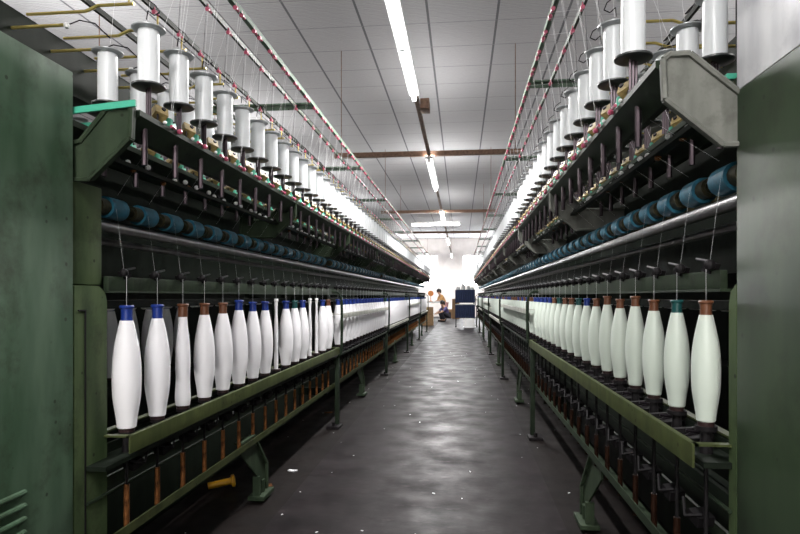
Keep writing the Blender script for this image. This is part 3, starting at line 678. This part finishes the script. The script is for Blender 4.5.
# cardboard boxes
def carton(x, y, z, sx, sy, sz, label):
    t = empty('cardboard_box', (x, y, z)); tag(t, label, 'box', 'cardboard boxes by the far wall')
    link('carton', B().box(-sx / 2, sx / 2, -sy / 2, sy / 2, 0, sz, .01).me('carton', 'cardboard'), t)
    link('tape', B().box(-.03, .03, -sy / 2 - .002, sy / 2 + .002, sz * .7, sz + .002).me('tape', 'tan'), t)
carton(-1.42, 25.2, 0, .5, .4, .42, 'lower brown carton of the stack left of the far aisle')
carton(-1.42, 25.2, .42, .48, .4, .36, 'upper brown carton of the stack left of the far aisle')
carton(-.28, 32.5, 0, .42, .4, .6, 'lower brown carton behind the blue trolley')
carton(-.28, 32.5, .6, .4, .38, .5, 'upper brown carton behind the blue trolley')
carton(-.75, 33.6, 0, .5, .4, .5, 'brown carton near the wall behind the crouching person')
t = empty('winding_table', (-1.55, 29.5, 0)); tag(t, 'pale grey work table beyond the cartons at the far left', 'table')
link('tabletop', B().box(-.6, .75, -.3, .3, .92, .98, .005).me('tabletop', 'greybox'), t)
for x in (-.55, .7):
    for y in (-.25, .25): link('leg', B().box(x - .02, x + .02, y - .02, y + .02, 0, .92).me('leg', 'greybox'), t)
link('lower_shelf', B().box(-.55, .7, -.25, .25, .35, .38).me('lower_shelf', 'greybox'), t)
t = empty('desk_fan', (-1.5, 29.45, .98)); tag(t, 'small orange desk fan on the grey table by the bright window', 'fan')
link('stand', B().lathe([(.1, 0), (.1, .02), (.02, .04), (.015, .3)], 16).me('stand', 'paper'), t)
link('fan_cage', B().cyl((0, -.05, .4), (0, .05, .4), .14, 20).me('cage', 'paper'), t)

# ---------------------------------------------------------------- people
def skin_obj(name, verts, edges, mat, parent, root=0, sub=2):
    me = bpy.data.meshes.new(name); me.from_pydata([v[:3] for v in verts], edges, [])
    o = bpy.data.objects.new(name, me); C.objects.link(o); o.parent = parent
    o.modifiers.new('s', 'SKIN'); sk = me.skin_vertices[0].data
    for i, v in enumerate(verts): sk[i].radius = (v[3], v[3]) if len(v) < 5 else (v[3], v[4]); sk[i].use_root = (i == root)
    sb = o.modifiers.new('b', 'SUBSURF'); sb.levels = sub; sb.render_levels = sub
    me.materials.append(M[mat]); return o
def hand(parent, p, d, s=1):
    d = Vector(d).normalized(); side = d.cross(Vector((0, 0, 1)))
    if side.length < .1: side = Vector((1, 0, 0))
    side.normalize(); p = Vector(p)
    vs = [(*p, .026), (*(p + d * .05), .03), (*(p + d * .085), .028)]; es = [(0, 1), (1, 2)]
    for k, ln in zip((-1.5, -.5, .5, 1.5), (.06, .075, .07, .055)):
        i = len(vs); a = p + d * .085 + side * k * .019
        vs += [(*a, .009), (*(a + d * ln * .5 + Vector((0, 0, -.008))), .008), (*(a + d * ln + Vector((0, 0, -.03))), .007)]; es += [(2, i), (i, i + 1), (i + 1, i + 2)]
    i = len(vs); a = p + d * .04 + side * s * .04
    vs += [(*a, .01), (*(a + d * .045 + side * s * .02), .008)]; es += [(1, i), (i, i + 1)]
    skin_obj('hand', vs, es, 'skin', parent, 0, 1)
def person(loc, rot, J, shirt, trousers, label):
    t = empty('person', loc, rot); tag(t, label, 'person')
    V = {k: Vector(v) for k, v in J.items()}
    ks = ['pelvis', 'waist', 'chest', 'neck', 'headb', 'headt', 'shl', 'ell', 'wrl', 'shr', 'elr', 'wrr', 'hipl', 'knl', 'anl', 'tol', 'hipr', 'knr', 'anr', 'tor']
    R = dict(pelvis=.13, waist=.115, chest=.14, neck=.05, headb=.075, headt=.085, shl=.058, ell=.042, wrl=.028, shr=.058, elr=.042, wrr=.028, hipl=.095, knl=.062, anl=.042, tol=.035, hipr=.095, knr=.062, anr=.042, tor=.035)
    E = [('pelvis', 'waist'), ('waist', 'chest'), ('chest', 'neck'), ('neck', 'headb'), ('headb', 'headt'), ('chest', 'shl'), ('shl', 'ell'), ('ell', 'wrl'), ('chest', 'shr'), ('shr', 'elr'), ('elr', 'wrr'), ('pelvis', 'hipl'), ('hipl', 'knl'), ('knl', 'anl'), ('anl', 'tol'), ('pelvis', 'hipr'), ('hipr', 'knr'), ('knr', 'anr'), ('anr', 'tor')]
    skin_obj('body', [(*V[k], R[k]) for k in ks], [(ks.index(a), ks.index(c)) for a, c in E], 'skin', t)
    def cloth(name, kk, ee, mat, g):
        skin_obj(name, [(*V[k], R[k] + g) for k in kk], [(kk.index(a), kk.index(c)) for a, c in ee], mat, t)
    cloth('shirt', ['pelvis', 'waist', 'chest', 'shl', 'ell', 'shr', 'elr'], [('pelvis', 'waist'), ('waist', 'chest'), ('chest', 'shl'), ('shl', 'ell'), ('chest', 'shr'), ('shr', 'elr')], shirt, .016)
    cloth('trousers', ['pelvis', 'hipl', 'knl', 'anl', 'hipr', 'knr', 'anr'], [('pelvis', 'hipl'), ('hipl', 'knl'), ('knl', 'anl'), ('pelvis', 'hipr'), ('hipr', 'knr'), ('knr', 'anr')], trousers, .02)
    hd = V['headt'] - V['headb']; up = hd.normalized(); c = V['headb'] + hd * .62; fwd = Vector((0, -1, 0)); fwd = (fwd - up * fwd.dot(up)).normalized(); sd = up.cross(fwd)
    hb = B(); hb.sph(c + up * .035 - fwd * .03, .112, 16); hb.sph(c - fwd * .12 + up * .02, .06, 10); hb.sph(c - fwd * .085 - up * .05, .07, 10)
    link('hair', hb.me('hair', 'hair'), t)
    fb = B(); fb.m(0)
    for s in (-1, 1): fb.m(1).sph(c + fwd * .083 + sd * s * .033 + up * .005, .012, 8); fb.m(0).sph(c + sd * s * .088, .02, 8)
    fb.m(0).cyl(c + fwd * .085 - up * .005, c + fwd * .112 - up * .035, .009, 6, .014); fb.m(2).cyl(c + fwd * .088 - up * .06 - sd * .024, c + fwd * .088 - up * .06 + sd * .024, .006, 6)
    link('face', fb.me('face', ['skin', 'black', 'pink']), t)
    hand(t, V['wrl'], V['wrl'] - V['ell'], 1); hand(t, V['wrr'], V['wrr'] - V['elr'], -1)
    for a in ('tol', 'tor'):
        q = V[a]; an = V['an' + a[-1]]; sb = B(); mdl = (q + an) / 2
        sb.box(mdl.x - .045, mdl.x + .045, min(q.y, an.y) - .06, max(q.y, an.y) + .05, .0, .07, .02); link('shoe', sb.me('shoe', 'black'), t)
# standing, leaning forward to the left
person((-.88, 30.2, 0), math.radians(-70), dict(pelvis=(0, .05, .86), waist=(0, -.02, 1.0), chest=(0, -.13, 1.2), neck=(0, -.21, 1.34), headb=(0, -.25, 1.4), headt=(0, -.3, 1.53),
    shl=(.17, -.16, 1.26), ell=(.21, -.25, 1.02), wrl=(.17, -.45, .95), shr=(-.17, -.16, 1.26), elr=(-.21, -.25, 1.02), wrr=(-.17, -.45, .95),
    hipl=(.09, .05, .82), knl=(.1, .02, .46), anl=(.1, .06, .08), tol=(.1, -.1, .05), hipr=(-.09, .05, .82), knr=(-.1, .02, .46), anr=(-.1, .06, .08), tor=(-.1, -.1, .05)),
    'shirt_y', 'pinkskirt', 'person in an orange top standing bent forward at the far end of the aisle')
person((-.78, 29.0, 0), math.radians(-60), dict(pelvis=(0, .12, .3), waist=(0, .1, .42), chest=(0, -.02, .62), neck=(0, -.1, .76), headb=(0, -.13, .82), headt=(0, -.18, .94),
    shl=(.17, -.04, .67), ell=(.2, -.22, .5), wrl=(.12, -.42, .42), shr=(-.17, -.04, .67), elr=(-.2, -.22, .5), wrr=(-.12, -.42, .42),
    hipl=(.1, .1, .3), knl=(.13, -.26, .47), anl=(.12, -.1, .08), tol=(.12, -.25, .05), hipr=(-.1, .1, .3), knr=(-.13, -.26, .47), anr=(-.12, -.1, .08), tor=(-.12, -.25, .05)),
    'shirt_p', 'trouser', 'person in a purple top crouching on the floor at the far end of the aisle')
